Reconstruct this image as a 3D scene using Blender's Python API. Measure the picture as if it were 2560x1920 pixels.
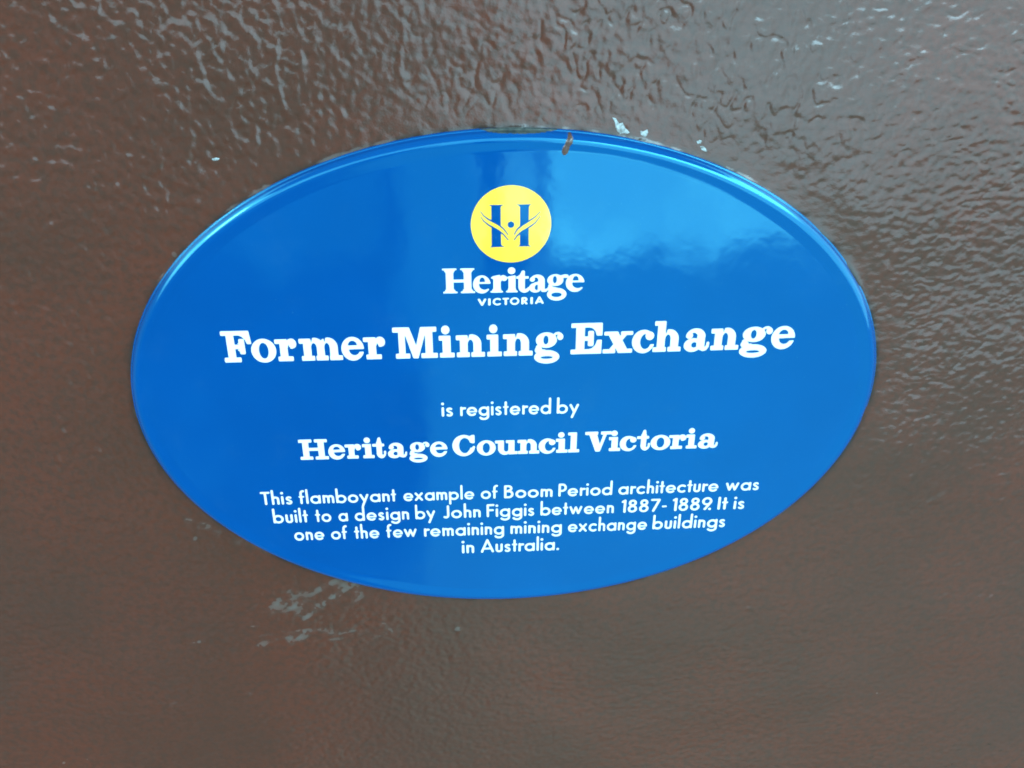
import bpy, math, random
import numpy as np
from mathutils import Matrix, Vector
from mathutils.geometry import delaunay_2d_cdt

# ------------------------------------------------------------------ clear
for o in list(bpy.data.objects):
    bpy.data.objects.remove(o, do_unlink=True)
scene = bpy.context.scene
C = scene.collection
MM = 0.001

# The painted surface leans back; everything is laid out in its own frame
# (x to the right, y up along the surface, z out of the surface) in mm.
LEAN = math.radians(28.0)
ROOT = Matrix.Translation((0, 0, 1.35)) @ Matrix.Rotation(math.pi / 2 - LEAN, 4, 'X')

# ------------------------------------------------------------------ camera
F_PX, YAW, PITCH, ROLL = 2402.36, -0.0605, -0.50861, 0.00183
CAM = (-26.763, 257.886, 450.302)
def cam_axes():
    cy, sy, cp, sp = math.cos(YAW), math.sin(YAW), math.cos(PITCH), math.sin(PITCH)
    M = np.array([[cy, -sy, 0], [sy, cy, 0], [0, 0, 1]]) @ np.array([[1, 0, 0], [0, cp, -sp], [0, sp, cp]])
    r, f, u = M @ [1, 0, 0], M @ [0, 1, 0], M @ [0, 0, 1]
    cr, sr = math.cos(ROLL), math.sin(ROLL)
    r, u = cr * r + sr * u, cr * u - sr * r
    loc = lambda v: Vector((v[0], v[2], -v[1]))
    return loc(r), loc(f), loc(u)
cr_, cf_, cu_ = cam_axes()
cam_data = bpy.data.cameras.new('camera')
cam_data.sensor_width = 36.0
cam_data.lens = 36.0 * F_PX / 2560.0
cam_data.clip_start = 0.01
cam_data.clip_end = 100.0
cam = bpy.data.objects.new('camera', cam_data)
C.objects.link(cam)
m = Matrix.Identity(4)
for i in range(3):
    m[i][0], m[i][1], m[i][2], m[i][3] = cr_[i], cu_[i], -cf_[i], CAM[i] * MM
cam.matrix_world = ROOT @ m
scene.camera = cam

# ------------------------------------------------------------------ node helper
class NT:
    def __init__(self, tree):
        self.t = tree
        tree.nodes.clear()
    def n(self, typ, **kw):
        nd = self.t.nodes.new(typ)
        for k, v in kw.items():
            setattr(nd, k, v)
        return nd
    def put(self, sock, v):
        if isinstance(v, bpy.types.NodeSocket):
            self.t.links.new(v, sock)
        elif isinstance(v, (tuple, list)) and sock.type == 'RGBA' and len(v) == 3:
            sock.default_value = (*v, 1.0)
        else:
            sock.default_value = v
    def m(self, op, a, b=0.0, c=0.0):
        nd = self.n('ShaderNodeMath', operation=op)
        self.put(nd.inputs[0], a); self.put(nd.inputs[1], b); self.put(nd.inputs[2], c)
        return nd.outputs[0]
    def step(self, x, lo, hi):
        nd = self.n('ShaderNodeMapRange', interpolation_type='SMOOTHSTEP')
        self.put(nd.inputs['Value'], x); self.put(nd.inputs['From Min'], lo); self.put(nd.inputs['From Max'], hi)
        return nd.outputs['Result']
    def band(self, x, lo, hi, s):
        return self.m('MULTIPLY', self.step(x, lo - s, lo + s), self.m('SUBTRACT', 1.0, self.step(x, hi - s, hi + s)))
    def mix(self, f, a, b):
        nd = self.n('ShaderNodeMix', data_type='RGBA')
        self.put(nd.inputs['Factor'], f); self.put(nd.inputs[6], a); self.put(nd.inputs[7], b)
        return nd.outputs[2]
    def noise(self, vec, scale, detail=3.0, rough=0.5):
        nd = self.n('ShaderNodeTexNoise')
        self.put(nd.inputs['Vector'], vec); self.put(nd.inputs['Scale'], scale)
        self.put(nd.inputs['Detail'], detail); self.put(nd.inputs['Roughness'], rough)
        return nd.outputs['Fac']
    def vec(self, x, y, z):
        nd = self.n('ShaderNodeCombineXYZ')
        self.put(nd.inputs[0], x); self.put(nd.inputs[1], y); self.put(nd.inputs[2], z)
        return nd.outputs[0]

# ------------------------------------------------------------------ world: bright overcast sky
# above a dark street side, with a taller dark mass on the left, as the gloss of plaque and paint mirrors it
SUN_EL, SUN_AZ = math.radians(38), math.radians(-66)
world = bpy.data.worlds.new('World')
scene.world = world
world.use_nodes = True
W = NT(world.node_tree)
tc = W.n('ShaderNodeTexCoord')
sep = W.n('ShaderNodeSeparateXYZ')
W.put(sep.inputs[0], tc.outputs['Generated'])
dx, dy, dz = sep.outputs
DEG = 57.29578
az = W.m('MULTIPLY', W.m('ARCTAN2', dx, W.m('MULTIPLY', dy, -1.0)), DEG)     # 0 = straight away from the wall, + = right
el = W.m('MULTIPLY', W.m('ARCSINE', dz), DEG)
sky = W.n('ShaderNodeTexSky', sky_type='NISHITA')
sky.sun_disc = False
sky.sun_elevation = SUN_EL
sky.sun_rotation = math.pi + SUN_AZ
sky.air_density = 1.2; sky.dust_density = 2.0
cl = W.noise(tc.outputs['Generated'], 7.0, 6.0, 0.62)
cloud = W.mix(W.step(cl, 0.36, 0.66), (14.5, 27.0, 33.5), (26.0, 43.0, 50.0))
glow = W.m('ADD', 1.0, W.m('MULTIPLY', W.band(az, 14.0, 95.0, 10.0), W.m('MULTIPLY', W.band(el, 32.0, 47.0, 4.0), 3.4)))
glow = W.m('ADD', glow, W.m('MULTIPLY', W.band(az, 5.0, 22.0, 3.5), W.m('MULTIPLY', W.band(el, 2.0, 24.0, 3.0), 0.32)))
vm = W.n('ShaderNodeVectorMath', operation='SCALE')
W.put(vm.inputs[0], cloud)
glow = W.m('ADD', glow, W.m('MULTIPLY', W.band(az, -88.0, -52.0, 5.0), W.m('MULTIPLY', W.band(el, 20.0, 47.0, 5.0), 1.8)))
W.put(vm.inputs['Scale'], glow)
skyc = W.mix(0.95, sky.outputs[0], vm.outputs[0])
rag = W.noise(W.vec(W.m('MULTIPLY', az, 0.30), W.m('MULTIPLY', el, 0.42), 3.0), 1.0, 5.0, 0.62)
ragn = W.m('SUBTRACT', rag, 0.5)
# skyline on the right, falling slowly to the right
line = W.m('ADD', W.m('SUBTRACT', 7.9, W.m('MULTIPLY', az, 0.11)), W.m('MULTIPLY', ragn, 8.0))
above = W.step(el, W.m('SUBTRACT', line, 0.5), W.m('ADD', line, 1.6))
street = W.mix(W.step(az, -13.0, 5.0), (2.8, 4.8, 5.2), (3.8, 9.8, 10.6))
street = W.mix(W.step(az, 10.0, 40.0), street, (3.2, 7.0, 8.0))
street = W.mix(W.m('SUBTRACT', 1.0, W.step(el, -36.0, -6.0)), street, (2.4, 3.6, 3.6))
base = W.mix(above, street, skyc)
# tall dark frontage on the left
build_top = W.m('ADD', 28.0, W.m('MULTIPLY', ragn, 6.0))
build = W.m('MULTIPLY', W.band(az, -47.0, -2.5, 0.5), W.m('SUBTRACT', 1.0, W.step(el, W.m('SUBTRACT', build_top, 2.0), W.m('ADD', build_top, 2.0))))
build = W.m('MULTIPLY', build, W.step(el, -30.0, -24.0))
bcol = W.mix(W.step(W.noise(W.vec(W.m('MULTIPLY', az, 0.11), W.m('MULTIPLY', el, 0.05), 7.0), 1.0, 2.0, 0.5), 0.5, 0.56), (1.0, 1.5, 1.9), (1.8, 4.6, 5.6))
base = W.mix(build, base, bcol)
strip = W.m('MULTIPLY', W.band(az, -3.4, 1.3, 0.4), W.m('MULTIPLY', W.step(el, 1.0, 7.0), W.m('SUBTRACT', 1.0, W.step(el, 15.5, 16.5))))
base = W.mix(strip, base, (3.0, 8.0, 9.2))
# dark post with a lit gap, standing before the sky
post = W.m('MULTIPLY', W.band(az, 1.3, 5.7, 0.18), W.m('MULTIPLY', W.step(el, 4.0, 8.0), W.m('SUBTRACT', 1.0, W.step(el, 16.0, 16.8))))
gapw = W.m('ADD', W.m('SUBTRACT', 1.0, W.m('MULTIPLY', W.step(el, 11.0, 14.5), 0.7)), W.m('MULTIPLY', ragn, 1.6))
gapc = W.m('ABSOLUTE', W.m('SUBTRACT', az, 3.6))
gap = W.m('MULTIPLY', W.m('SUBTRACT', 1.0, W.step(gapc, W.m('SUBTRACT', gapw, 0.2), W.m('ADD', gapw, 0.2))), W.step(el, 8.5, 9.5))
postc = W.mix(W.m('MULTIPLY', W.step(az, 3.4, 4.6), 0.22), (0.5, 0.9, 1.2), skyc)
postc = W.mix(W.m('MULTIPLY', gap, 0.5), postc, skyc)
base = W.mix(post, base, postc)
# veranda roof overhead
base = W.mix(W.step(el, 46.0, 49.0), base, (2.6, 3.6, 4.2))
bg = W.n('ShaderNodeBackground')
W.put(bg.inputs['Color'], base)
bg.inputs['Strength'].default_value = 0.1
wo = W.n('ShaderNodeOutputWorld')
W.put(wo.inputs['Surface'], bg.outputs[0])

# ------------------------------------------------------------------ veiled sun
sun_d = bpy.data.lights.new('sun', 'SUN')
sun_d.energy = 0.7
sun_d.angle = math.radians(12)
sun_d.color = (1.0, 0.96, 0.9)
sun = bpy.data.objects.new('sun', sun_d)
C.objects.link(sun)
sdir = Vector((math.sin(SUN_AZ) * math.cos(SUN_EL), -math.cos(SUN_AZ) * math.cos(SUN_EL), math.sin(SUN_EL)))
sun.rotation_euler = sdir.to_track_quat('Z', 'Y').to_euler()

scene.view_settings.view_transform = 'Standard'
scene.view_settings.look = 'None'
scene.view_settings.exposure = 0.06
scene.view_settings.gamma = 1.0
scene.view_settings.use_curve_mapping = False
scene.cycles.filter_width = 1.9

# ------------------------------------------------------------------ materials
def principled(name):
    mt = bpy.data.materials.new(name)
    mt.use_nodes = True
    N = NT(mt.node_tree)
    p = N.n('ShaderNodeBsdfPrincipled')
    o = N.n('ShaderNodeOutputMaterial')
    N.put(o.inputs['Surface'], p.outputs[0])
    return mt, N, p
def bump(N, p, h, strength, dist):
    b = N.n('ShaderNodeBump')
    N.put(b.inputs['Height'], h)
    b.inputs['Strength'].default_value = strength
    b.inputs['Distance'].default_value = dist
    N.put(p.inputs['Normal'], b.outputs[0])
def attr(N, name):
    a = N.n('ShaderNodeAttribute', attribute_name=name)
    return a.outputs['Fac']

def mat_wall():
    mt, N, p = principled('brown_gloss_paint')
    co = N.n('ShaderNodeTexCoord').outputs['Object']
    big = N.noise(co, 9.0, 3.0, 0.55)
    fine = N.noise(co, 420.0, 3.0, 0.6)
    col = N.mix(N.step(big, 0.3, 0.7), (0.066, 0.0230, 0.0130), (0.092, 0.0240, 0.0122))
    col = N.mix(N.m('MULTIPLY', N.step(fine, 0.35, 0.75), 0.14), col, (0.075, 0.052, 0.042))
    mot = N.noise(co, 240.0, 4.0, 0.65)
    col = N.mix(N.m('MULTIPLY', N.step(mot, 0.40, 0.66), 0.7), col, (0.052, 0.0235, 0.0145))
    sc = attr(N, 'scuff')
    col = N.mix(N.m('MULTIPLY', sc, 0.5), col, (0.115, 0.112, 0.098))
    col = N.mix(N.m('MULTIPLY', attr(N, 'grime_shade'), 0.9), col, (0.018, 0.015, 0.012))
    N.put(p.inputs['Base Color'], col)
    rg = N.m('ADD', 0.12, N.m('MULTIPLY', big, 0.10))
    N.put(p.inputs['Roughness'], N.m('ADD', rg, N.m('MULTIPLY', sc, 0.4)))
    p.inputs['IOR'].default_value = 1.50
    bump(N, p, N.noise(co, 900.0, 2.0, 0.6), 0.10, 0.0006)
    return mt
def mat_enamel(name, col, col2, ior=1.72):
    mt, N, p = principled(name)
    co = N.n('ShaderNodeTexCoord').outputs['Object']
    v = N.noise(co, 14.0, 4.0, 0.6)
    N.put(p.inputs['Base Color'], N.mix(N.step(v, 0.3, 0.7), col, col2))
    p.inputs['Specular Tint'].default_value = (0.20, 1.0, 1.0, 1.0)
    dust = N.m('MULTIPLY', N.step(N.noise(co, 38.0, 8.0, 0.72), 0.52, 0.78), 0.035)
    speck = N.m('MULTIPLY', N.step(N.noise(co, 1100.0, 1.0, 0.4), 0.76, 0.80), 0.16)
    N.put(p.inputs['Base Color'], N.mix(N.m('MAXIMUM', dust, speck), N.mix(N.step(v, 0.3, 0.7), col, col2), (0.08, 0.20, 0.28)))
    sp = N.noise(co, 60.0, 5.0, 0.65)
    N.put(p.inputs['Roughness'], N.m('ADD', 0.05, N.m('MULTIPLY', N.step(sp, 0.5, 0.8), 0.06)))
    p.inputs['IOR'].default_value = ior
    bump(N, p, N.noise(co, 45.0, 3.0, 0.5), 0.055, 0.0016)
    return mt
def mat_plain(name, col, col2, scale, rough, metal=0.0):
    mt, N, p = principled(name)
    co = N.n('ShaderNodeTexCoord').outputs['Object']
    v = N.noise(co, scale, 4.0, 0.6)
    N.put(p.inputs['Base Color'], N.mix(N.step(v, 0.35, 0.65), col, col2))
    p.inputs['Roughness'].default_value = rough
    p.inputs['Metallic'].default_value = metal
    bump(N, p, v, 0.3, 0.0004)
    return mt
M_WALL = mat_wall()
M_BLUE = mat_enamel('blue_enamel', (0.0, 0.047, 0.190), (0.0, 0.051, 0.203))
M_WHITE = mat_enamel('white_enamel', (0.70, 0.68, 0.65), (0.74, 0.70, 0.66))
M_YELLOW = mat_enamel('yellow_enamel', (0.88, 0.50, 0.034), (0.92, 0.54, 0.05))
M_DRIP = mat_plain('brown_drip_paint', (0.078, 0.042, 0.034), (0.09, 0.048, 0.038), 300.0, 0.25)
M_CHIPPED = mat_plain('bare_dark_steel', (0.012, 0.022, 0.024), (0.05, 0.06, 0.05), 260.0, 0.5)
M_FLECK = mat_plain('white_undercoat', (0.12, 0.11, 0.10), (0.38, 0.42, 0.42), 420.0, 0.6)

# ------------------------------------------------------------------ plaque surface
A, B = 200.0, 143.8
RIM = 11.0
PROF = [(0, -0.6), (0.0, 0.2), (0.25, 0.75)] + [(5 - q, 4.3 - (4.15 - math.sqrt(4.15 ** 2 - q * q))) for q in (4.0, 3.5, 3.0, 2.5, 2.0, 1.6, 1.2, 0.8, 0.4, 0.0)] + [(5.6, 4.285), (6.6, 4.21), (7.8, 4.09), (9.0, 3.99), (10.0, 3.93), (11.0, 3.9)]
def smooth_prof(ds):
    xs = np.array([q[0] for q in PROF[1:]]); ys = np.array([q[1] for q in PROF[1:]])
    # monotone-free cubic hermite
    m_ = np.gradient(ys, xs); m_[-1] = 0.0
    ds = np.clip(ds, 0, RIM)
    k = np.clip(np.searchsorted(xs, ds, side='right') - 1, 0, len(xs) - 2)
    h = xs[k + 1] - xs[k]; t = (ds - xs[k]) / h
    return ((2*t**3-3*t**2+1)*ys[k] + (t**3-2*t**2+t)*h*m_[k] + (-2*t**3+3*t**2)*ys[k+1] + (t**3-t**2)*h*m_[k+1])
DOME = 1.0
def face_z(x, y):
    r2 = (np.asarray(x) / (A - RIM)) ** 2 + (np.asarray(y) / (B - RIM)) ** 2
    r2 = np.minimum(r2, 1.0)
    return 3.9 + DOME * (1 - r2) ** 2 * (1.0) 
def rim_point(th, d):
    c, s = np.cos(th), np.sin(th)
    nx, ny = c / A, s / B
    L = np.hypot(nx, ny)
    return A * c - d * nx / L, B * s - d * ny / L

def make_mesh(name, verts, faces, mat, parent=None, smooth=True, auto=None):
    me = bpy.data.meshes.new(name)
    me.from_pydata([tuple(float(q) * MM for q in v) for v in verts], [], faces)
    me.materials.append(mat)
    me.update()
    if smooth:
        me.polygons.foreach_set('use_smooth', [True] * len(me.polygons))
        if auto:
            me.set_sharp_from_angle(angle=math.radians(auto))
    o = bpy.data.objects.new(name, me)
    C.objects.link(o)
    if parent:
        o.parent = parent
    return o

# ------------------------------------------------------------------ wall
rng = np.random.default_rng(7)
def build_wall():
    P = 0.6
    fx = np.arange(-400, 440, P); fy = np.arange(-385, 270, P)
    nx, ny = len(fx), len(fy)
    kx = np.fft.fftfreq(nx, P)[None, :] * 2 * np.pi
    ky = np.fft.fftfreq(ny, P)[:, None] * 2 * np.pi
    def filt(sx, sy, ang=0.0):
        c, s = math.cos(ang), math.sin(ang)
        u, v = c * kx + s * ky, -s * kx + c * ky
        n = np.fft.ifft2(np.fft.fft2(rng.standard_normal((ny, nx))) * np.exp(-0.5 * ((u * sx) ** 2 + (v * sy) ** 2))).real
        return n / n.std()
    X, Y = np.meshgrid(fx, fy)
    ss = lambda x, a, b: (lambda t: t * t * (3 - 2 * t))(np.clip((x - a) / (b - a), 0, 1))
    wob = 28 * filt(35, 35); wob2 = 28 * filt(35, 35)
    Xw, Yw = X + wob, Y + wob2
    # regional weights
    wR = ss(Xw, 75, 175) * ss(Yw, -110, -10)
    wT = ss(Xw, -60, -20) * (1 - ss(Xw, 90, 165)) * ss(Yw, 120, 165)
    wL = (1 - ss(Xw, -110, -20)) * ss(Yw, -230, -20)
    wB = np.clip(1 - np.maximum(np.maximum(wR, wT), wL), 0, 1)
    # left: short upright blobs
    hL = 0.095 * filt(0.95, 1.15, 0.15) + 0.075 * filt(1.7, 2.0)
    # top: worm-like furrows between flat islands
    n1, n2 = filt(1.7, 2.2, 0.3), filt(3, 3)
    hT = -0.26 * np.exp(-(n1 / 0.55) ** 2) * ss(n2, -0.7, 0.6) + 0.055 * filt(1.0, 1.2) + 0.09 * filt(3.0, 3.0)
    # right: ripples lying sideways
    n3, n4 = filt(2.2, 1.15, -0.12), filt(3, 2.4)
    lull = 1 - 0.25 * ss(Xw, 100, 190) * ss(Yw, 70, 150)
    hR = lull * (0.060 * filt(1.8, 1.0, -0.12) + 0.050 * filt(1.2, 0.9, 0.2)) - 0.15 * np.exp(-(n3 / 0.45) ** 2) * ss(n4, -0.2, 1.0)
    # bottom: brushed smooth
    hB = 0.02 * filt(4, 1.6, 0.1) + 0.045 * filt(1.2, 1.0) + 0.12 * filt(14, 10)
    h = wL * hL + wT * hT + wR * hR + wB * hB + 0.035 * filt(0.9, 0.9) + 0.5 * filt(30, 26)
    # vertical runs of paint, upper left of the plaque
    for rx, y0, y1, a in ((-105, 150, 185, 0.35), (-93, 155, 180, 0.2), (-49, 160, 230, 0.35)):
        xx = rx + 1.2 * np.sin(Y / 6.0 + rx)
        h += a * np.exp(-((X - xx) / 1.5) ** 2) * ss(Y, y0 - 4, y0 + 6) * (1 - ss(Y, y1 - 5, y1 + 8)) * (0.6 + 0.4 * filt(2, 5))
    # distance to the plaque's outline (approx.), calmer paint beside it and a thin paint bead against it
    rr = np.hypot(X / A, Y / B)
    dd = (rr - 1) * rr / np.hypot(X / A ** 2, Y / B ** 2) * 1.0
    calm = 0.35 + 0.65 * ss(dd, 0, 26)
    h = h * calm - h.min() * 0
    h = h * 1.0 + 0.55 * np.exp(-np.maximum(dd, 0) / 1.0) * (0.6 + 0.4 * filt(3, 3))
    h = np.where(dd < -3, -2.0, h)
    edge = np.minimum(np.minimum(X - fx[0], fx[-1] - X), np.minimum(Y - fy[0], fy[-1] - Y))
    h = h * ss(edge, 0, 20)
    # scuffs: chalky wear with shapes of its own
    st = filt(5.5, 1.5, 0.62); st2 = filt(2.2, 2.2); st3 = filt(4.0, 1.2, 0.2)
    fine_ = np.clip(0.55 + 0.4 * filt(0.8, 0.8) + 0.25 * filt(2.0, 1.4), 0, 1)
    def patch(cx, cy, lx, ly, ang, bias, gain, tex):
        c, s = math.cos(ang), math.sin(ang)
        u, v = ((X - cx) * c + (Y - cy) * s) / lx, (-(X - cx) * s + (Y - cy) * c) / ly
        g = np.exp(-(u * u + v * v) ** 1.5)
        q = np.clip((g * 2.2 + tex * 1.15 - bias - 0.1) * gain * 0.5, 0, 1)
        return (q * np.clip(1.5 * fine_ - 0.1, 0.12, 1)) * (g > 0.03)
    tx = 0.75 * st + 0.45 * st2
    sc = patch(-114, -136, 34, 11, 0.36, 1.25, 1.0, tx)
    sc = np.maximum(sc, 0.8 * patch(-116, -168, 56, 7.5, 0.0, 1.75, 0.8, 0.7 * st3 + 0.6 * st2))
    sc = np.maximum(sc, 0.8 * patch(-78, -166, 13, 8, 0.1, 1.75, 0.9, 0.5 * st + 0.9 * st2))
    sc = np.maximum(sc, 0.6 * patch(-176, -81, 32, 3.5, -0.58, 1.9, 0.7, tx))
    sc = np.maximum(sc, 0.55 * patch(-210, -221, 9, 5, 0.3, 1.9, 0.8, tx))
    sc = np.maximum(sc, 0.9 * patch(-168, -215, 3, 4.5, 1.2, 1.5, 0.8, 0.6 * st2))
    sc = np.maximum(sc, 0.55 * patch(181, -143, 4, 3, 0.8, 1.5, 0.8, 0.6 * st2))
    sc = np.maximum(sc, 0.5 * patch(186, -180, 4, 3, 0.8, 1.5, 0.8, 0.6 * st2))
    sc = np.maximum(sc, 0.45 * patch(243, -78, 36, 9, 0.1, 2.3, 0.8, tx))
    sc = np.maximum(sc, 0.6 * patch(-230, 16, 2.6, 5, 0.0, 1.4, 0.8, 0.5 * st2))
    sc = np.maximum(sc, 0.5 * np.clip(filt(1.5, 1.5) - 3.3, 0, 1))
    rim_dust = np.exp(-(np.maximum(dd, 0) / 1.6)) * np.clip(0.35 + 0.5 * filt(7, 7), 0, 1) * ss(-Y, 20, 90)
    sc = np.maximum(sc, 0.45 * rim_dust * (dd > -1))
    grime_shade = np.exp(-(np.maximum(dd, 0) / 1.6) ** 1.5) * np.clip(0.55 + 0.35 * filt(6, 6) + 0.35 * ss(Y, -40, 60), 0, 1)  # dark line round the plaque: contact shade painted into the colour, plus grime
    # coarse skirt out to a metre and a half
    ox0 = fx[0] - np.array([1100, 700, 400, 220, 110, 50, 20.])
    ox1 = fx[-1] + np.array([20, 50, 110, 220, 400, 700, 1100.])
    oy0 = fy[0] - np.array([900, 600, 380, 220, 110, 50, 20.])
    oy1 = fy[-1] + np.array([20, 50, 110, 220, 400, 700, 1100.])
    gx = np.concatenate([ox0, fx, ox1]); gy = np.concatenate([oy0, fy, oy1])
    H = np.zeros((len(gy), len(gx))); S = np.zeros_like(H); Gm = np.zeros_like(H); Gm[7:-7, 7:-7] = grime_shade
    H[7:-7, 7:-7] = h; S[7:-7, 7:-7] = sc
    GX, GY = np.meshgrid(gx, gy)
    co = (np.stack([GX, GY, H], -1).reshape(-1, 3) * MM).astype(np.float32)
    W_, H_ = len(gx), len(gy)
    idx = np.arange(W_ * H_).reshape(H_, W_)
    quads = np.stack([idx[:-1, :-1], idx[:-1, 1:], idx[1:, 1:], idx[1:, :-1]], -1).reshape(-1, 4)
    # back sheet gives the wall its thickness
    nv = len(co)
    x0, x1, y0, y1 = gx[0] * MM, gx[-1] * MM, gy[0] * MM, gy[-1] * MM
    back = np.array([[x0, y0, -0.2], [x1, y0, -0.2], [x1, y1, -0.2], [x0, y1, -0.2]], np.float32)
    co = np.vstack([co, back])
    me = bpy.data.meshes.new('wall')
    me.vertices.add(len(co)); me.vertices.foreach_set('co', co.ravel())
    b0 = nv
    corner = [idx[0, 0], idx[0, -1], idx[-1, -1], idx[-1, 0]]
    extra = [[b0 + 3, b0 + 2, b0 + 1, b0]]
    loops = [list(q) for q in extra]
    sides = [list(idx[0, ::-1]) + [b0, b0 + 1], list(idx[::-1, -1]) + [b0 + 1, b0 + 2], list(idx[-1, :]) + [b0 + 2, b0 + 3], list(idx[:, 0]) + [b0 + 3, b0]]
    loops += sides
    flat = np.concatenate([quads.ravel()] + [np.array(l) for l in loops]).astype(np.int32)
    sizes = np.concatenate([np.full(len(quads), 4), [len(l) for l in loops]]).astype(np.int32)
    starts = np.concatenate([[0], np.cumsum(sizes)[:-1]]).astype(np.int32)
    me.loops.add(len(flat)); me.loops.foreach_set('vertex_index', flat)
    me.polygons.add(len(sizes)); me.polygons.foreach_set('loop_start', starts)
    sm = np.ones(len(sizes), bool); sm[len(quads):] = False
    me.polygons.foreach_set('use_smooth', sm)
    me.update(calc_edges=True)
    a = me.attributes.new('scuff', 'FLOAT', 'POINT')
    vals = np.zeros(len(co), np.float32); vals[:nv] = S.ravel()
    a.data.foreach_set('value', vals)
    a = me.attributes.new('grime_shade', 'FLOAT', 'POINT')
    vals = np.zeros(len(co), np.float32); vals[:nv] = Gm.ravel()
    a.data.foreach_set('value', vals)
    me.materials.append(M_WALL)
    o = bpy.data.objects.new('wall', me)
    C.objects.link(o)
    o.matrix_world = ROOT
    hf = lambda x, y: float(h[int(round((y - fy[0]) / P)), int(round((x - fx[0]) / P))])
    return o, hf
wall, wall_h = build_wall()
wall['label'] = 'lumpy gloss brown painted wall behind the oval blue plaque'
wall['category'] = 'wall'
wall['kind'] = 'structure'

# flecks where the white undercoat shows
def fleck(cx, cy, outline):
    n = len(outline)
    z0 = max(wall_h(cx + x, cy + y) for x, y in outline)
    top = [(cx + x, cy + y, wall_h(cx + x, cy + y) + 0.16) for x, y in outline]
    low = [(cx + x * 1.04, cy + y * 1.04, wall_h(cx + x, cy + y) - 0.3) for x, y in outline]
    mid = (cx, cy, max(wall_h(cx, cy), z0 - 0.1) + 0.22)
    vs = top + low + [mid]
    fs = [(i, (i + 1) % n, 2 * n) for i in range(n)] + [(n + i, n + (i + 1) % n, (i + 1) % n, i) for i in range(n)]
    return make_mesh('paint_fleck', vs, fs, M_FLECK, wall, smooth=False)
fleck(51.8, 142.6, [(-4.4, 5.2), (-2.6, 4.6), (-1.0, 2.2), (0.6, 2.6), (1.8, 0.4), (3.2, -1.0), (4.2, -2.0), (3.0, -2.6), (1.2, -2.2), (-0.4, -2.4), (-1.8, -1.2), (-2.6, 0.8), (-2.8, 2.6)])
fleck(62.9, 140.2, [(-1.9, 1.2), (-0.4, 0.9), (1.6, 1.8), (1.9, 0.2), (1.2, -1.4), (0.2, -1.8), (-1.5, -0.5)])
fleck(89.6, 135.7, [(-1.2, 0.3), (0.2, 1.1), (1.2, 0.5), (0.9, -0.6), (-0.5, -0.8)])
fleck(92.2, 132.4, [(-1.8, 1.2), (-0.3, 1.3), (1.0, 0.2), (1.9, -1.4), (0.6, -1.2), (-1.0, -0.4)])
fleck(-138.3, 130.7, [(-1.7, 0.3), (0.2, 0.8), (1.8, 0.4), (0.8, -0.5), (-1.2, -0.6)])

# ------------------------------------------------------------------ plaque body
plaque = bpy.data.objects.new('plaque', None)
C.objects.link(plaque)
plaque.matrix_world = ROOT
plaque['label'] = 'oval blue enamel heritage plaque with white lettering and a yellow round emblem'
plaque['category'] = 'plaque'
NTH = 720
ths = np.arange(NTH) * 2 * np.pi / NTH
def ring_faces(nr, off=0):
    return [(off + i * NTH + j, off + i * NTH + (j + 1) % NTH, off + (i + 1) * NTH + (j + 1) % NTH, off + (i + 1) * NTH + j) for i in range(nr - 1) for j in range(NTH)]
def build_rim():
    ds = np.concatenate([[0.0], np.linspace(0.0, 1.2, 12), np.linspace(1.5, RIM, 44)])
    zs = smooth_prof(ds); zs[0] = -1.5
    wob = 0.12 * np.sin(3 * ths + 1) + 0.07 * np.sin(7 * ths + 2.2)
    vs = []
    for d, z in zip(ds, zs):
        x, y = rim_point(ths, d)
        w = wob * math.sin(min(d / RIM, 1) * math.pi)
        vs += list(zip(x, y, z + w))
    return make_mesh('rim', vs, ring_faces(len(ds)), M_BLUE, plaque)
build_rim()
def build_face():
    fr = np.linspace(1.0, 0.02, 60)
    ox, oy = rim_point(ths, RIM)
    vs = []
    for f in fr:
        x, y = ox * f, oy * f
        z = face_z(x, y)
        if f == 1.0: z = np.full(NTH, 3.9)
        vs += list(zip(x, y, z))
    vs.append((0, 0, float(face_z(0, 0))))
    fs = ring_faces(len(fr))
    o = (len(fr) - 1) * NTH
    fs += [(o + j, o + (j + 1) % NTH, len(vs) - 1) for j in range(NTH)]
    return make_mesh('enamel_face', vs, fs, M_BLUE, plaque)
build_face()

def rim_patch(name, th0, th1, width, mat, lift=0.1, n=40, k=8):
    """sheet that follows the rim's own section; width(t) gives how far it reaches inwards"""
    vs = []
    for i in range(n + 1):
        t = i / n
        th = th0 + (th1 - th0) * t
        for j in range(k + 1):
            d = width(t) * j / k
            x, y = rim_point(th, d - 0.05)
            vs.append((x, y, float(smooth_prof(np.array([max(d, 0)]))[0]) + lift + (0 if j < k else -0.14)))
    fs = [(i * (k + 1) + j, i * (k + 1) + j + 1, (i + 1) * (k + 1) + j + 1, (i + 1) * (k + 1) + j) for i in range(n) for j in range(k)]
    return make_mesh(name, vs, [f[::-1] for f in fs], mat, plaque)
rr_ = random.Random(3)
jag = [rr_.uniform(-0.25, 0.25) for _ in range(60)]
def chip_w(t):
    return max(0.05, 2.2 * math.sin(math.pi * t) ** 0.6 + jag[int(t * 40)] * 0.7)
rim_patch('enamel_chip', math.acos(22 / A), math.acos(-15 / A), chip_w, M_CHIPPED)
rim_patch('enamel_chip', -math.acos(86 / A), -math.acos(101 / A), lambda t: max(0.05, 1.9 * math.sin(math.pi * t) ** 0.7 + jag[int(t * 40) + 10] * 0.4), M_CHIPPED)

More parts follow.
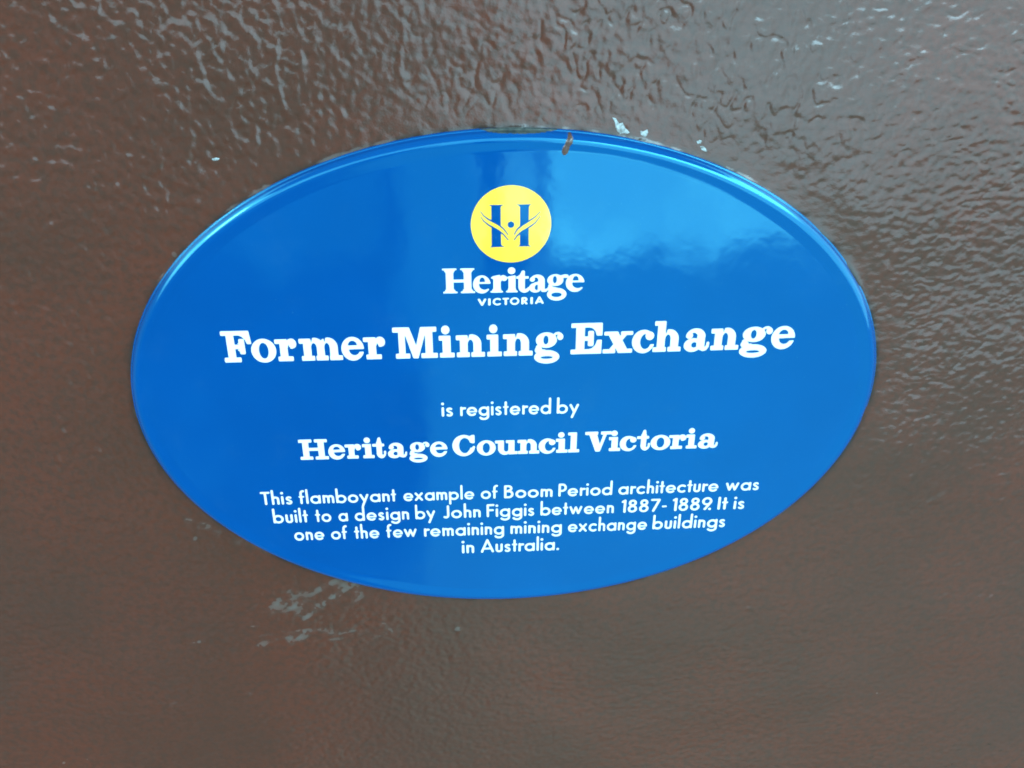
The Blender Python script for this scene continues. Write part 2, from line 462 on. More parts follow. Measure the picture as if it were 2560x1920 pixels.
# ------------------------------------------------------------------ signed-distance drawing for lettering
def sd_box(x0, y0, x1, y1, r=0.03):
    def f(x, y):
        cx, cy, hx, hy = (x0 + x1) / 2, (y0 + y1) / 2, (x1 - x0) / 2 - r, (y1 - y0) / 2 - r
        qx, qy = np.abs(x - cx) - hx, np.abs(y - cy) - hy
        return np.hypot(np.maximum(qx, 0), np.maximum(qy, 0)) + np.minimum(np.maximum(qx, qy), 0) - r
    return f
def sd_ell(cx, cy, rx, ry):
    def f(x, y):
        px, py = (x - cx), (y - cy)
        k1 = np.hypot(px / rx, py / ry) + 1e-6
        k2 = np.hypot(px / rx ** 2, py / ry ** 2) + 1e-6
        return k1 * (k1 - 1) / k2
    return f
def sd_path(pts, r0, r1=None):
    r1 = r0 if r1 is None else r1
    pts = np.array(pts, float)
    L = np.concatenate([[0], np.cumsum(np.hypot(*np.diff(pts, axis=0).T))]); L /= L[-1]
    def f(x, y):
        d = np.full(np.shape(x), 9.0)
        for i in range(len(pts) - 1):
            (ax, ay), (bx, by) = pts[i], pts[i + 1]
            ux, uy = bx - ax, by - ay
            t = np.clip(((x - ax) * ux + (y - ay) * uy) / (ux * ux + uy * uy + 1e-9), 0, 1)
            rr = r0 + (r1 - r0) * (L[i] + (L[i + 1] - L[i]) * t)
            d = np.minimum(d, np.hypot(x - ax - t * ux, y - ay - t * uy) - rr)
        return d
    return f
def sd_poly(pts):
    pts = [tuple(map(float, p)) for p in pts]
    def f(x, y):
        d = np.full(np.shape(x), 1e9); s = np.ones(np.shape(x))
        n = len(pts)
        for i in range(n):
            (ax, ay), (bx, by) = pts[i], pts[i - 1]
            ex, ey = bx - ax, by - ay
            wx, wy = x - ax, y - ay
            t = np.clip((wx * ex + wy * ey) / (ex * ex + ey * ey + 1e-12), 0, 1)
            d = np.minimum(d, (wx - ex * t) ** 2 + (wy - ey * t) ** 2)
            c1, c2, c3 = y >= ay, y < by, ex * wy > ey * wx
            flip = (c1 & c2 & c3) | (~c1 & ~c2 & ~c3)
            s = np.where(flip, -s, s)
        return s * np.sqrt(d)
    return f
def U(*fs): return lambda x, y: np.minimum.reduce([f(x, y) for f in fs])
def I(*fs): return lambda x, y: np.maximum.reduce([f(x, y) for f in fs])
def D(a, *bs): return lambda x, y: np.maximum.reduce([a(x, y)] + [-b(x, y) for b in bs])
def arc(cx, cy, rx, ry, a0, a1, n=18):
    return [(cx + rx * math.cos(math.radians(a0 + (a1 - a0) * i / n)), cy + ry * math.sin(math.radians(a0 + (a1 - a0) * i / n))) for i in range(n + 1)]

# ---- slab serif (cap height 1, x-height XH)
XH, T = 0.71, 0.165
def slab():
    G = {}
    bx = sd_box
    def n_arch(x_in, x_out, cx_in, left):
        # right stem from x_in..x_out joined by an arch to the stem ending at `left`
        rx = (x_out - left) * 0.5 + 0.10
        outer = I(sd_ell(x_out - rx, 0.42, rx, 0.315), bx(left - 0.10, 0.40, x_out + 0.05, 0.80, 0.0))
        inner = sd_ell((left + x_in) / 2, 0.40, (x_in - left) / 2, 0.155)
        hole = U(inner, bx(left, -0.1, x_in, 0.40, 0.0))
        notch = sd_poly([(left - 0.015, 0.80), (left + 0.07, 0.80), (left + 0.012, 0.60)])
        return D(U(outer, bx(x_in, 0.0, x_out, 0.46, 0.0)), hole, notch)
    G['F'] = (1.0, U(bx(.17, 0, .44, 1), bx(0, .845, .95, 1), sd_poly([(.55, .87), (.70, .80), (.79, .70), (.84, .57), (1.0, .57), (.95, 1), (.55, 1)]),
                     bx(.40, .42, .70, .57), bx(.57, .25, .77, .75, .05), sd_poly([(.50, .57), (.58, .66), (.58, .57)]), sd_poly([(.48, .42), (.58, .42), (.58, .32)]), bx(0.03, 0, .60, T)))
    G['E'] = (1.03, U(bx(.16, 0, .45, 1), bx(0, .845, 1.0, 1), bx(0, 0, 1.0, T),
                      sd_poly([(.50, .87), (.68, .82), (.77, .73), (.82, .58), (1.01, .58), (1.0, 1), (.5, 1)]),
                      sd_poly([(.50, .14), (.68, .19), (.78, .29), (.84, .46), (1.0, .46), (.99, 0), (.5, 0)]),
                      bx(.40, .425, .70, .575), bx(.54, .25, .74, .75, .05)))
    G['o'] = (.81, D(sd_ell(.405, .355, .405, .385), sd_ell(.405, .355, .145, .245)))
    G['r'] = (.70, U(bx(.15, 0, .41, XH), bx(0, .555, .30, XH), bx(.07, 0, .57, T), sd_path([(.37, .46), (.40, .56), (.46, .645), (.53, .675), (.59, .66)], .055),
                     sd_ell(.57, .54, .13, .135), D(sd_ell(.53, .56, .17, .165), sd_ell(.46, .53, .075, .10), bx(.3, .3, .47, .55, 0))))
    G['n'] = (.945, U(bx(.125, 0, .39, XH), bx(0, .545, .3, XH), bx(.02, 0, .455, T), bx(.49, 0, .945, T), n_arch(.56, .83, .47, .39)))
    G['m'] = (1.375, U(bx(.13, 0, .39, XH), bx(0, .545, .3, XH), bx(.05, 0, .485, T), bx(.515, 0, .915, T), bx(.945, 0, 1.375, T),
                       n_arch(.555, .81, .47, .39), n_arch(.965, 1.235, .88, .81)))
    G['h'] = (.91, U(bx(.125, 0, .39, 1.0), bx(0.02, .845, .3, 1.0), bx(0, 0, .44, T), bx(.475, 0, .91, T), n_arch(.55, .82, .47, .39)))
    G['i'] = (.507, U(bx(.115, 0, .39, XH), bx(0, .545, .3, XH), bx(.02, 0, .507, T), sd_ell(.225, .885, .14, .145)))
    G['l'] = (.507, U(bx(.115, 0, .39, 1.0), bx(0, .845, .3, 1.0), bx(.02, 0, .507, T)))
    G['u'] = (.96, U(bx(.125, .2, .39, XH), bx(0, .555, .3, XH), bx(.56, 0, .83, XH), bx(.45, .555, .7, XH), bx(.7, 0, .96, T),
                     D(I(sd_ell(.415, .30, .29, .32), bx(.1, -.05, .62, .32, 0)), bx(.39, .25, .56, .9, 0), sd_ell(.475, .26, .085, .11))))
    G['e'] = (.735, D(sd_ell(.3675, .355, .3675, .385), I(sd_ell(.37, .47, .135, .135), bx(.1, .47, .7, .8, 0)),
                      I(sd_ell(.42, .33, .165, .175), bx(.1, 0, .9, .33, 0)), sd_poly([(.40, .335), (.9, .335), (.9, .275), (.60, .26)])))
    G['c'] = (.73, U(D(sd_ell(.37, .355, .37, .385), sd_ell(.44, .355, .165, .24), sd_poly([(.50, .46), (.9, .46), (.9, .27), (.56, .27), (.48, .34)]), sd_poly([(.45, .5), (.45, .35), (.75, .35), (.75, .5)])),
                     sd_ell(.565, .535, .145, .145)))
    G['a'] = (.82, U(D(I(sd_ell(.36, .47, .315, .27), bx(-.1, .44, .9, .9, 0)), sd_ell(.30, .46, .115, .125)), sd_ell(.165, .505, .115, .115),
                     bx(.40, .06, .67, .50), D(sd_ell(.275, .19, .275, .225), sd_ell(.335, .20, .085, .085)),
                     sd_path([(.40, .36), (.30, .38), (.20, .33)], .05),
                     sd_path([(.55, .09), (.63, .055), (.70, .07), (.755, .14), (.77, .25)], .075, .05)))
    G['g'] = (.94, U(D(sd_ell(.40, .485, .34, .255), sd_ell(.385, .49, .075, .135)), sd_path([(.62, .62), (.70, .69), (.78, .70), (.85, .66)], .04, .05), sd_ell(.835, .585, .105, .115),
                     D(U(sd_ell(.42, -.055, .41, .225), sd_ell(.16, .17, .13, .12), sd_path([(.14, .26), (.2, .16), (.36, .10)], .08)),
                       sd_ell(.42, -.075, .185, .038), sd_box(.27, .195, .95, .225, .01))))
    G['x'] = (.96, U(sd_poly([(.10, XH), (.47, XH), (.87, 0), (.50, 0)]), sd_poly([(.66, XH), (.86, XH), (.30, 0), (.10, 0)]),
                     bx(.03, .575, .49, XH), bx(.56, .575, .96, XH), bx(0, 0, .42, T - .02), bx(.48, 0, .96, T - .02)))
    G['M'] = (1.42, U(bx(.18, 0, .40, 1), bx(1.02, 0, 1.27, 1), bx(0, .83, .4, 1), bx(1.0, .83, 1.40, 1), bx(.07, 0, .54, .17), bx(.88, 0, 1.42, .17),
                      D(sd_poly([(.25, 1), (.54, 1), (.735, .44), (.88, 1), (1.15, 1), (.80, 0), (.62, 0)]), sd_poly([(.40, -.1), (.40, .72), (.625, 0), (.62, -.1)]), sd_poly([(1.02, -.1), (1.02, .72), (.80, 0), (.80, -.1)]))))
    G['H'] = (1.30, U(bx(.16, 0, .45, 1), bx(.84, 0, 1.13, 1), bx(.40, .43, .9, .59), bx(0, .835, .60, 1), bx(.69, .835, 1.28, 1), bx(0.02, 0, .60, T), bx(.69, 0, 1.30, T)))
    G['V'] = (1.29, U(sd_poly([(.14, 1), (.55, 1), (.74, .40), (.93, 1), (1.12, 1), (.76, 0), (.53, 0)]), bx(0, .835, .64, 1), bx(.76, .835, 1.29, 1)))
    G['C'] = (1.13, U(D(sd_ell(.55, .5, .55, .53), sd_ell(.60, .5, .265, .37), sd_poly([(.80, .62), (1.3, .62), (1.3, .40), (.84, .40)])),
                      bx(.90, .60, 1.08, 1.02, .05), sd_poly([(.72, .90), (.92, .74), (.95, .62), (1.05, .62), (1.03, .9), (.9, 1.0)]),
                      sd_path([(.83, .16), (.95, .25), (1.03, .41)], .10, .07)))
    G['t'] = (.68, U(bx(.20, .20, .48, .80), sd_poly([(.20, .70), (.28, .97), (.33, 1.02), (.41, 1.02), (.44, .95), (.47, .70)]), bx(0, .56, .60, XH, .04),
                     D(I(sd_ell(.43, .26, .24, .28), bx(.1, -.1, .70, .27, 0)), bx(.47, .20, .545, .8, 0), sd_ell(.508, .22, .04, .06)), bx(.545, .2, .675, .36, .05)))
    return G
SLAB = slab()

# ---- bracketed serif of the emblem's caption
def caption_serif():
    G = {}
    bx = sd_box
    t = 0.085
    def serif(x0, x1, s0, s1, y, up):
        k = 1 if up else -1
        return U(bx(x0, min(y, y + k * t), x1, max(y, y + k * t), .035),
                 sd_poly([(x0 + .05, y + k * t * .8), (s0, y + k * .19), (s1, y + k * .19), (x1 - .05, y + k * t * .8)]))
    G['H'] = (1.28, U(bx(.14, 0, .45, 1), bx(.83, 0, 1.14, 1), bx(.4, .43, .9, .56, 0), serif(0, .58, .14, .45, 1, False), serif(.70, 1.27, .83, 1.14, 1, False), serif(.02, .60, .14, .45, 0, True), serif(.70, 1.28, .83, 1.14, 0, True)))
    G['e'] = (.72, D(sd_ell(.36, .345, .36, .37), I(sd_ell(.38, .46, .10, .155), bx(.1, .45, .7, .8, 0)), I(sd_ell(.47, .34, .21, .20), bx(.2, 0, .95, .36, 0)), sd_poly([(.45, .36), (.95, .36), (.95, .20), (.68, .16), (.55, .2)])))
    G['r'] = (.66, U(bx(.12, 0, .43, .66), sd_poly([(0, .60), (.12, .68), (.40, .73), (.43, .55), (.15, .52)]), serif(.0, .52, .12, .43, 0, True), sd_path([(.40, .50), (.44, .60), (.52, .625)], .07, .09), sd_ell(.56, .575, .125, .115)))
    G['i'] = (.49, U(bx(.10, 0, .40, .66), sd_poly([(0, .60), (.12, .66), (.40, .70), (.40, .52), (.15, .52)]), serif(.0, .49, .10, .40, 0, True), sd_ell(.23, .87, .16, .145)))
    G['t'] = (.52, U(bx(.09, .18, .37, .70), sd_poly([(0, .57), (.14, .70), (.22, .86), (.28, .89), (.36, .86), (.37, .55)]), bx(0, .54, .52, .655, .03), D(I(sd_ell(.34, .22, .25, .24), bx(0, -.1, .56, .22, 0)), bx(.37, .13, .46, .6, 0)), sd_path([(.40, .08), (.48, .13)], .07, .05)))
    G['a'] = (.76, U(D(I(sd_ell(.33, .46, .30, .25), bx(-.1, .46, .9, .9, 0)), sd_ell(.27, .46, .09, .12)), sd_ell(.13, .51, .11, .10), bx(.34, .08, .63, .48), D(sd_ell(.25, .18, .25, .205), sd_ell(.31, .19, .07, .10)), sd_path([(.40, .38), (.25, .36)], .05), sd_path([(.55, .08), (.64, .06), (.72, .10)], .085, .05)))
    G['g'] = (.86, U(D(sd_ell(.34, .47, .33, .245), sd_ell(.32, .49, .07, .135)), sd_path([(.60, .60), (.70, .63), (.80, .62)], .075),
                     D(sd_ell(.41, -.10, .40, .265), sd_ell(.40, -.12, .20, .085), sd_box(.28, .165, .7, .205, .01)), sd_ell(.15, .14, .13, .12), sd_path([(.13, .25), (.2, .15), (.4, .10)], .075)))
    return G
CAPS = caption_serif()

# ---- geometric sans (cap height 1)
def sans(r=0.082):
    G = {}
    x = 0.62
    R = x / 2 + 0.012 - r           # ring centre-line radius
    w = 2 * (R + r)
    c = R + r
    y0 = x / 2
    P = lambda *pts: sd_path(pts, r)
    ring = D(sd_ell(c, y0, R + r, R + r), sd_ell(c, y0, R - r, R - r))
    A_ = lambda *a: sd_path(arc(*a), r)
    top, b = x - r * 0.6, r
    G['o'] = (w, ring)
    G['a'] = (w, U(ring, P((w - r, b), (w - r, top))))
    G['d'] = (w, U(ring, P((w - r, b), (w - r, 1.04))))
    G['b'] = (w, U(ring, P((r, b), (r, 1.04))))
    G['p'] = (w, U(ring, P((r, top), (r, -.27))))
    G['g'] = (w, U(ring, P((w - r, top), (w - r, -.04)), A_(c, -.03, R, .19, 0, -150)))
    G['c'] = (w * .86, A_(c, y0, R, R, 52, 308))
    G['e'] = (w, U(A_(c, y0, R, R, 0, 315), sd_path([(r, y0 - .01), (w - r * .8, y0 - .01)], r * .72)))
    hw = .44
    G['n'] = (hw + .02, U(P((r, b), (r, top)), A_(hw / 2 + .01, x - .2, hw / 2 + .01 - r, .2 - r + .012, 180, 0), P((hw + .02 - r, b), (hw + .02 - r, x - .2))))
    G['h'] = (hw + .02, U(P((r, b), (r, 1.04)), A_(hw / 2 + .01, x - .2, hw / 2 + .01 - r, .2 - r + .012, 180, 0), P((hw + .02 - r, b), (hw + .02 - r, x - .2))))
    a1, a2, a3 = r, r + .27, r + .54
    G['m'] = (a3 + r, U(P((a1, b), (a1, top)), P((a2, b), (a2, x - .2)), P((a3, b), (a3, x - .2)), A_((a1 + a2) / 2, x - .2, .135, .2 - r + .012, 180, 0), A_((a2 + a3) / 2, x - .2, .135, .2 - r + .012, 180, 0)))
    G['u'] = (hw + .02, U(P((r, x - r * .5), (r, .2)), P((hw + .02 - r, x - r * .5), (hw + .02 - r, .2)), A_(hw / 2 + .01, .2, hw / 2 + .01 - r, .2 - r + .012, 180, 360)))
    G['r'] = (.32, U(P((r, b), (r, top)), A_(r + .17, x - .23, .17, .23 - r, 170, 75)))
    G['i'] = (2 * r, U(P((r, b), (r, top)), sd_ell(r, .86, .098, .098)))
    G['l'] = (2 * r, P((r, b), (r, 1.04)))
    G['s'] = (.40, sd_path(arc(.195, .445, .115, .1, 35, 180, 10) + arc(.195, .445, .115, .1, 180, 255, 6) + arc(.19, .18, .125, .11, 75, -145, 14), r * .93))
    G['t'] = (.34, U(P((.17, b), (.17, .86)), sd_path([(.06, x - .07), (.28, x - .07)], r * .85)))
    G['f'] = (.36, U(P((.15, b), (.15, .80)), A_(.28, .80, .13, .17, 180, 80), sd_path([(.06, x - .07), (.29, x - .07)], r * .85)))
    G['x'] = (.56, U(P((.09, b), (.47, top)), P((.09, top), (.47, b))))
    G['w'] = (.82, P((.08, top), (.25, b + .02), (.41, top - .02), (.57, b + .02), (.74, top)))
    G['y'] = (.56, U(P((.08, top), (.29, .10)), P((.48, top), (.17, -.25))))
    G['T'] = (.56, U(P((.28, b), (.28, 1 - b)), P((.07, 1 - b), (.49, 1 - b))))
    G['B'] = (.56, U(P((r, b), (r, 1 - b)), P((r, 1 - b), (.25, 1 - b)), A_(.25, .75, .17, .168, 90, -90), P((r, .54), (.28, .54)), A_(.28, .31, .20, .228, 90, -90), P((r, b), (.28, b))))
    G['P'] = (.52, U(P((r, b), (r, 1 - b)), P((r, 1 - b), (.24, 1 - b)), A_(.24, .68, .20, .238, 90, -90), P((r, .442), (.24, .442))))
    G['J'] = (.38, U(P((.30, 1 - b), (.30, .25)), A_(.17, .24, .13, .16, 0, -130)))
    G['F'] = (.48, U(P((r, b), (r, 1 - b)), P((r, 1 - b), (.42, 1 - b)), P((r, .53), (.38, .53))))
    G['A'] = (.80, U(P((.07, b), (.40, .95)), P((.40, .95), (.73, b)), sd_path([(.2, .31), (.6, .31)], r * .9)))
    G['I'] = (2 * r, P((r, b), (r, 1 - b)))
    G['1'] = (.27, U(P((.20, b), (.20, 1 - b)), P((.08, .84), (.20, .94))))
    G['8'] = (.54, U(A_(.27, .74, .155, .175, 0, 360, 28), A_(.27, .29, .19, .21, 0, 360, 28)))
    G['7'] = (.54, U(P((.07, 1 - b), (.47, 1 - b)), P((.47, 1 - b), (.17, b))))
    G['9'] = (.58, U(A_(.29, .68, .21, .235, 0, 360, 30), P((.46, .55), (.20, b))))
    G['-'] = (.32, sd_path([(.08, .40), (.24, .40)], r * .85))
    G['.'] = (.17, sd_ell(.085, .09, .095, .095))
    G['V'] = (.70, P((.07, 1 - b), (.35, b), (.63, 1 - b)))
    G['C'] = (.78, A_(.48, .5, .40, .41, 50, 310, 26))
    G['O'] = (1.0, A_(.5, .5, .41, .42, 0, 360, 36))
    G['R'] = (.58, U(P((r, b), (r, 1 - b)), P((r, 1 - b), (.27, 1 - b)), A_(.27, .70, .20, .215, 90, -90), P((r, .485), (.27, .485)), P((.26, .48), (.48, b))))
    return G
SANS = sans()
SANSB = sans(0.108)
SP = {'T': -.05, 'f': -.02, 't': -.02, 'r': -.03, '1': .02}

# ------------------------------------------------------------------ contouring
def contour(Fd, x0, y0, hx):
    ny, nx = Fd.shape
    ins = Fd < 0
    code = ins[:-1, :-1] * 1 + ins[:-1, 1:] * 2 + ins[1:, 1:] * 4 + ins[1:, :-1] * 8
    # edges: 0 bottom,1 right,2 top,3 left ; inside kept on the left of each segment
    tab = {1: [(0, 3)], 2: [(1, 0)], 3: [(1, 3)], 4: [(2, 1)], 5: [(0, 1), (2, 3)], 6: [(2, 0)], 7: [(2, 3)], 8: [(3, 2)], 9: [(0, 2)], 10: [(1, 2), (3, 0)], 11: [(1, 2)], 12: [(3, 1)], 13: [(0, 1)], 14: [(3, 0)]}
    nxt = {}
    pts = {}
    def key(i, j, e):
        if e == 0: return (i, j, 0)
        if e == 2: return (i + 1, j, 0)
        if e == 3: return (i, j, 1)
        return (i, j + 1, 1)
    def pt(k):
        if k in pts: return
        i, j, v = k
        a = Fd[i, j]
        if v == 0:
            t = a / (a - Fd[i, j + 1]); pts[k] = (x0 + (j + t) * hx, y0 + i * hx)
        else:
            t = a / (a - Fd[i + 1, j]); pts[k] = (x0 + j * hx, y0 + (i + t) * hx)
    ii, jj = np.nonzero((code > 0) & (code < 15))
    for i, j in zip(ii.tolist(), jj.tolist()):
        for e0, e1 in tab[int(code[i, j])]:
            a, b_ = key(i, j, e0), key(i, j, e1)
            pt(a); pt(b_); nxt[a] = b_
    loops = []
    while nxt:
        s = next(iter(nxt)); lp = [s]; k = nxt.pop(s)
        while k != s and k in nxt:
            lp.append(k); k = nxt.pop(k)
        if len(lp) > 5:
            loops.append(simplify([pts[q] for q in lp], 0.012))
    return loops
def simplify(p, tol):
    p = np.array(p)
    n = len(p)
    keep = np.zeros(n, bool)
    k0 = 0; k1 = int(np.argmax(np.hypot(*(p - p[0]).T)))
    keep[k0] = keep[k1] = True
    def rec(a, b_):
        if b_ - a < 2: return
        seg = p[np.arange(a + 1, b_) % n]
        A0, B0 = p[a % n], p[b_ % n]
        d = B0 - A0; L = math.hypot(*d) + 1e-9
        dist = np.abs((seg[:, 0] - A0[0]) * d[1] - (seg[:, 1] - A0[1]) * d[0]) / L
        k = int(np.argmax(dist))
        if dist[k] > tol:
            keep[(a + 1 + k) % n] = True
            rec(a, a + 1 + k); rec(a + 1 + k, b_)
    rec(k0, k1); rec(k1, n)
    return [tuple(q) for q in p[keep]]
def blur(Fd, n):
    for _ in range(n):
        G = np.pad(Fd, 1, mode='edge')
        Fd = (G[:-2, 1:-1] + G[2:, 1:-1] + G[1:-1, :-2] + G[1:-1, 2:] + 4 * Fd) / 8
    return Fd

def solid_from_loops(name, loops, lift, mat, thick=0.25, parent=None, field=None):
    vs2, edges = [], []
    for lp in loops:
        o = len(vs2); n = len(lp)
        vs2 += [Vector(q) for q in lp]
        edges += [(o + i, o + (i + 1) % n) for i in range(n)]
    ov, oe, of, _, oes, _ = delaunay_2d_cdt(vs2, edges, [], 0 if field else 1, 1e-6)
    X = np.array([v.x for v in ov]); Y = np.array([v.y for v in ov])
    Z = face_z(X, Y) + lift
    nv = len(ov)
    verts = list(zip(X, Y, Z)) + list(zip(X, Y, Z - thick))
    faces = []
    for f in of:
        f = list(f)
        if field and field(sum(X[k] for k in f) / len(f), sum(Y[k] for k in f) / len(f)) > 0:
            continue
        ar = sum(X[f[i]] * Y[f[(i + 1) % len(f)]] - X[f[(i + 1) % len(f)]] * Y[f[i]] for i in range(len(f)))
        faces.append(f if ar > 0 else f[::-1])
    cnt = {}
    for f in faces:
        for i in range(len(f)):
            cnt[(f[i], f[(i + 1) % len(f)])] = 1
    sides = [(b_, a, a + nv, b_ + nv) for (a, b_) in cnt if (b_, a) not in cnt]
    o = make_mesh(name, verts, faces + sides, mat, parent or plaque, smooth=False)
    # the flat tops follow the dome's smooth normals
    return o

def sampler(Fd, x0, y0, hx):
    def f(x, y):
        u, v = (x - x0) / hx, (y - y0) / hx
        j, i = min(max(int(u), 0), Fd.shape[1] - 2), min(max(int(v), 0), Fd.shape[0] - 2)
        u -= j; v -= i
        return (Fd[i, j] * (1 - u) + Fd[i, j + 1] * u) * (1 - v) + (Fd[i + 1, j] * (1 - u) + Fd[i + 1, j + 1] * u) * v
    return f
def draw_line(name, label, items, y0, slope, cap, hx, nblur, lift=0.14, mat=None, thin=0.19):
    """items: (sdf, width, x_start, x_end)"""
    xa = min(i[2] for i in items) - 3; xb = max(i[3] for i in items) + 3
    xs = np.arange(xa, xb, hx)
    ylo = y0 + min(slope * xa, slope * xb) - 0.45 * cap; yhi = y0 + max(slope * xa, slope * xb) + 1.25 * cap
    ys = np.arange(ylo, yhi, hx)
    Fd = np.full((len(ys), len(xs)), 5.0)
    for f, w, a, b_ in items:
        m0, m1 = np.searchsorted(xs, a - 1.5), np.searchsorted(xs, b_ + 1.5)
        XX, YY = np.meshgrid(xs[m0:m1], ys)
        gx = (XX - a) / (b_ - a) * w
        gy = (YY - y0 - slope * XX) / cap
        Fd[:, m0:m1] = np.minimum(Fd[:, m0:m1], f(gx, gy) * cap)
    Fd = blur(Fd, nblur) + thin
    o = solid_from_loops(name, contour(Fd, xs[0], ys[0], hx), lift, mat or M_WHITE, field=sampler(Fd, xs[0], ys[0], hx))
    if label: o['label'] = label
    return o

def slab_items(G, spec):
    return [(G[c][1], G[c][0], a, b_) for c, a, b_ in spec]
def sans_items(G, words, gap=0.085):
    out = []
    for wd, a, b_ in words:
        a, b_ = a + 0.3, b_ - 0.3
        pos, x = [], 0.0
        for k, ch in enumerate(wd):
            if k:
                g = gap
                pr = wd[k - 1]
                if pr in 'rtfy' or ch in 'tfywx': g -= .03
                if pr in 'oecbp' and ch in 'oecdg': g -= .03
                if pr == 'T': g -= .04
                if pr == 'P': g -= .05
                if pr == 'F': g -= .02
                if pr == '9' and ch == '.': g = -.20
                if pr == '7' and ch == '-': g -= .02
                x += g
            pos.append((ch, x)); x += G[ch][0]
        s = (b_ - a) / x
        out += [(G[ch][1], G[ch][0], a + p * s, a + (p + G[ch][0]) * s) for ch, p in pos]
    return out

L1 = [('F',-148.4,-133.1),('o',-133.9,-121.0),('r',-121.7,-110.5),('m',-109.4,-87.3),('e',-88.0,-76.2),('r',-76.6,-65.2),('M',-61.4,-38.3),('i',-37.8,-29.6),('n',-29.0,-13.8),('i',-13.1,-5.0),('n',-4.6,11.1),('g',11.5,27.0),('E',30.8,47.8),('x',47.7,63.6),('c',63.0,75.1),('h',74.2,89.4),('a',90.7,104.5),('n',104.8,120.3),('g',120.6,137.9),('e',137.3,150.2)]
L2 = [('H',-116.0,-100.1),('e',-100.4,-91.0),('r',-91.3,-82.2),('i',-81.9,-75.2),('t',-76.3,-68.7),('a',-68.1,-57.3),('g',-56.6,-44.9),('e',-44.9,-35.1),('C',-32.6,-19.6),('o',-19.2,-8.6),('u',-9.2,3.5),('n',3.2,15.6),('c',14.9,24.7),('i',24.4,31.3),('l',31.1,37.8),('V',40.6,55.4),('i',53.9,60.8),('c',60.1,69.9),('t',69.6,77.5),('o',77.4,88.8),('r',87.7,97.6),('i',97.3,103.9),('a',104.3,115.8)]
L0 = [('H',-34.9,-18.3),('e',-19.6,-10.5),('r',-10.9,-2.5),('i',-3.0,3.2),('t',2.1,8.7),('a',8.7,18.5),('g',17.7,28.6),('e',27.2,36.9)]
LV = [('V',-17.0,-13.1),('I',-12.0,-10.7),('C',-9.5,-5.8),('T',-4.5,-1.5),('O',-0.8,3.8),('R',4.9,8.0),('I',9.5,10.8),('A',12.1,16.1)]
draw_line('lettering', 'large white slab lettering reading Former Mining Exchange', slab_items(SLAB, L1), 25.84, -0.0004, 18.09, 0.16, 3)
draw_line('lettering', 'white slab lettering reading Heritage Council Victoria', slab_items(SLAB, L2), -35.56, -0.0021, 13.3, 0.14, 4)
draw_line('lettering', 'white serif lettering reading Heritage under the emblem', slab_items(CAPS, L0), 61.83, -0.0063, 13.55, 0.12, 4)
draw_line('lettering', 'tiny spaced capitals reading VICTORIA', slab_items(SANSB, LV), 55.13, 0.0102, 3.87, 0.08, 2, thin=0.04)
draw_line('lettering', 'white lettering reading is registered by', sans_items(SANS, [('is',-38.1,-31.1),('registered',-28.1,21.8),('by',24.1,37.0)]), -10.07, -0.0034, 9.3, 0.12, 3)
draw_line('lettering', 'first line of the small text', sans_items(SANS, [('This',-141.0,-122.8),('flamboyant',-119.9,-64.7),('example',-61.5,-20.7),('of',-17.8,-7.4),('Boom',-4.6,23.9),('Period',26.4,58.2),('architecture',60.9,119.8),('was',123.2,143.6)]), -65.59, -0.0041, 9.2, 0.12, 3)
draw_line('lettering', 'second line of the small text', sans_items(SANS, [('built',-135.8,-115.3),('to',-112.0,-102.3),('a',-99.0,-92.9),('design',-89.8,-58.2),('by',-55.4,-43.3),('John',-39.5,-17.2),('Figgis',-14.6,13.7),('between',16.4,59.8),('1887-',63.3,90.9),('1889.',93.1,117.0),('It',119.9,126.7),('is',129.4,136.7)]), -78.65, -0.0050, 9.4, 0.12, 3)
draw_line('lettering', 'third line of the small text', sans_items(SANS, [('one',-125.3,-107.4),('of',-104.3,-94.3),('the',-91.0,-75.9),('few',-72.7,-54.4),('remaining',-51.0,-3.8),('mining',-0.9,29.9),('exchange',32.7,80.1),('buildings',82.6,126.7)]), -91.49, -0.0051, 9.6, 0.12, 3)
draw_line('lettering', 'last line of the small text', sans_items(SANS, [('in',-29.4,-21.4),('Australia.',-18.2,28.6)]), -104.64, -0.0026, 9.8, 0.12, 3)

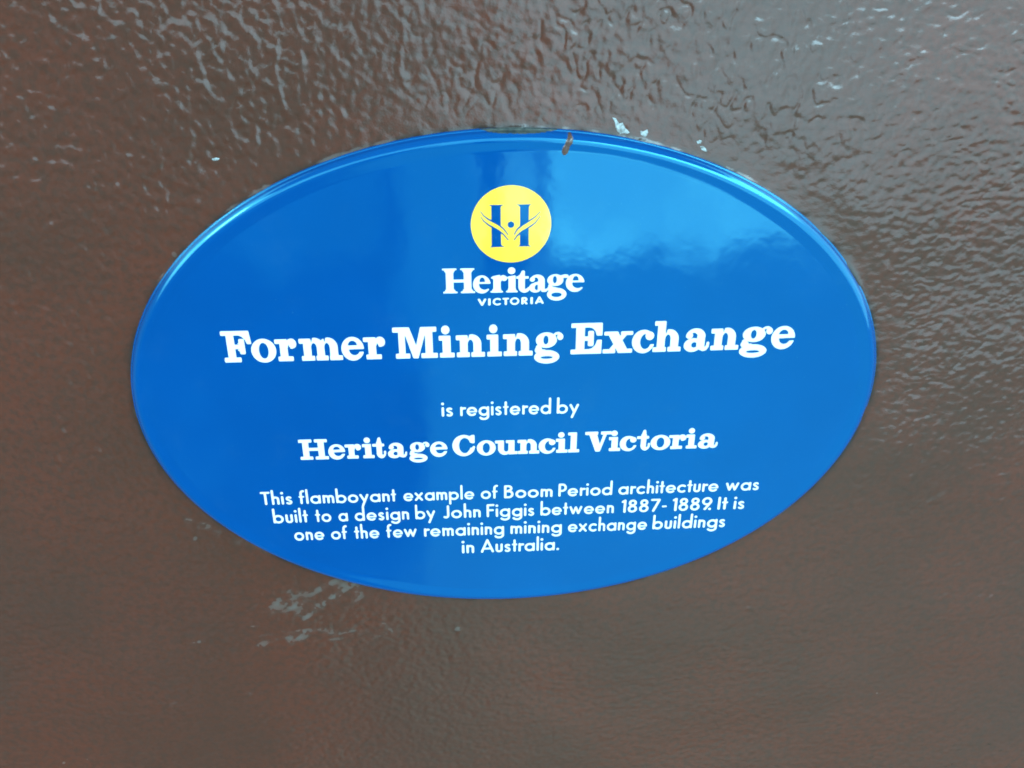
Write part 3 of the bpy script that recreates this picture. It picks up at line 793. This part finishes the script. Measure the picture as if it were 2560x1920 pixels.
# ------------------------------------------------------------------ emblem
EX, EY, ER = -0.3, 97.7, 19.6
disc = solid_from_loops('emblem_disc', [[(EX + ER * math.cos(2 * math.pi * i / 160), EY + ER * math.sin(2 * math.pi * i / 160)) for i in range(160)]], 0.12, M_YELLOW)
def emblem_field():
    def mir(f): return lambda x, y: np.minimum(f(x, y), f(-x + 2 * -0.5, y))
    stem = sd_poly([(-9.9, 107.7), (-5.4, 107.7), (-5.35, 98.5), (-5.2, 88), (-5.0, 86.7), (-9.9, 86.4)])
    stemr = sd_poly([(4.0, 107.7), (8.3, 107.7), (8.25, 98), (8.35, 86.5), (4.05, 86.5)])
    ser = [sd_poly([(-11.4, 107.8), (-10.0, 107.2), (-9.6, 106.4), (-5.5, 106.4), (-5.0, 107.3), (-3.4, 107.8)]),
           sd_poly([(1.9, 107.8), (3.4, 107.3), (4.1, 106.2), (8.3, 106.4), (8.6, 107.3), (9.7, 107.8)]),
           sd_poly([(-11.2, 86.2), (-9.9, 86.7), (-9.6, 87.4), (-5.3, 87.6), (-4.6, 86.8), (-3.2, 86.3)]),
           sd_poly([(2.3, 86.4), (3.8, 86.8), (4.1, 87.6), (8.3, 87.4), (8.6, 86.8), (10.0, 86.3)])]
    lu = [(-15.2, 104.7), (-13.6, 102.4), (-11.4, 100.6), (-9.1, 99.4), (-6.3, 97.7), (-3.8, 95.4), (-1.8, 92.6)]
    ll = [(-15.1, 102.0), (-13.6, 99.7), (-11.4, 97.8), (-9.2, 96.4), (-6.3, 94.7), (-3.8, 92.5), (-1.7, 89.8)]
    ru = [(1.2, 92.6), (2.7, 95.3), (5.0, 97.3), (8.6, 99.5), (11.4, 101.4), (13.8, 104.0)]
    rl = [(1.2, 89.8), (2.7, 92.0), (5.0, 94.0), (8.7, 96.3), (11.5, 98.4), (13.8, 101.7)]
    wing = U(sd_poly(lu + ll[::-1]), sd_poly(ru + rl[::-1]))
    def tap(p):
        h = len(p) // 2
        return U(sd_path(p[:h + 1], .14, .46), sd_path(p[h:], .46, .22))
    lines = U(tap(lu), tap(ll), tap(ru[::-1]), tap(rl[::-1]))
    body = D(U(stem, stemr, *ser), wing)
    return U(body, lines, sd_ell(-.4, 97.7, 1.65, 1.65))
hx = 0.1
ex = np.arange(EX - 21, EX + 21, hx); ey = np.arange(EY - 21, EY + 21, hx)
EXX, EYY = np.meshgrid(ex, ey)
EF = blur(emblem_field()(EXX, EYY), 2)
mark = solid_from_loops('emblem_mark', contour(EF, ex[0], ey[0], hx), 0.24, M_BLUE, thick=0.2, parent=disc, field=sampler(EF, ex[0], ey[0], hx))

# ------------------------------------------------------------------ run of brown paint over the rim
def build_drip():
    spine = [(27.2, 140.9, 0.9), (27.4, 139.2, 1.5), (26.9, 137.6, 1.75), (26.0, 136.0, 1.3), (25.5, 134.6, 1.75), (25.1, 133.2, 1.75), (24.9, 132.3, 1.2)]
    f = U(*[sd_path([spine[i][:2], spine[i + 1][:2]], 0.88 * spine[i][2], 0.88 * spine[i + 1][2]) for i in range(len(spine) - 1)])
    P_ = 0.15
    xs = np.arange(22, 31, P_); ys = np.arange(129.5, 143.2, P_)
    XX, YY = np.meshgrid(xs, ys)
    sd = blur(f(XX, YY), 4)
    rr = np.hypot(XX / A, YY / B)
    d = (1 - rr) * rr / np.hypot(XX / A ** 2, YY / B ** 2)
    z = smooth_prof(np.clip(d, 0, RIM)) + 0.6 * np.sqrt(np.clip(-sd / 1.6, 0, 1)) - 0.12
    idx = -np.ones(XX.shape, int); vs = []; fs = []
    use = sd < 0.2
    for i in range(len(ys)):
        for j in range(len(xs)):
            if use[i, j] and d[i, j] > 0.3:
                idx[i, j] = len(vs); vs.append((XX[i, j], YY[i, j], z[i, j]))
    for i in range(len(ys) - 1):
        for j in range(len(xs) - 1):
            q = (idx[i, j], idx[i, j + 1], idx[i + 1, j + 1], idx[i + 1, j])
            if min(q) >= 0: fs.append(q)
    return make_mesh('paint_drip', vs, fs, M_DRIP, plaque)
build_drip()
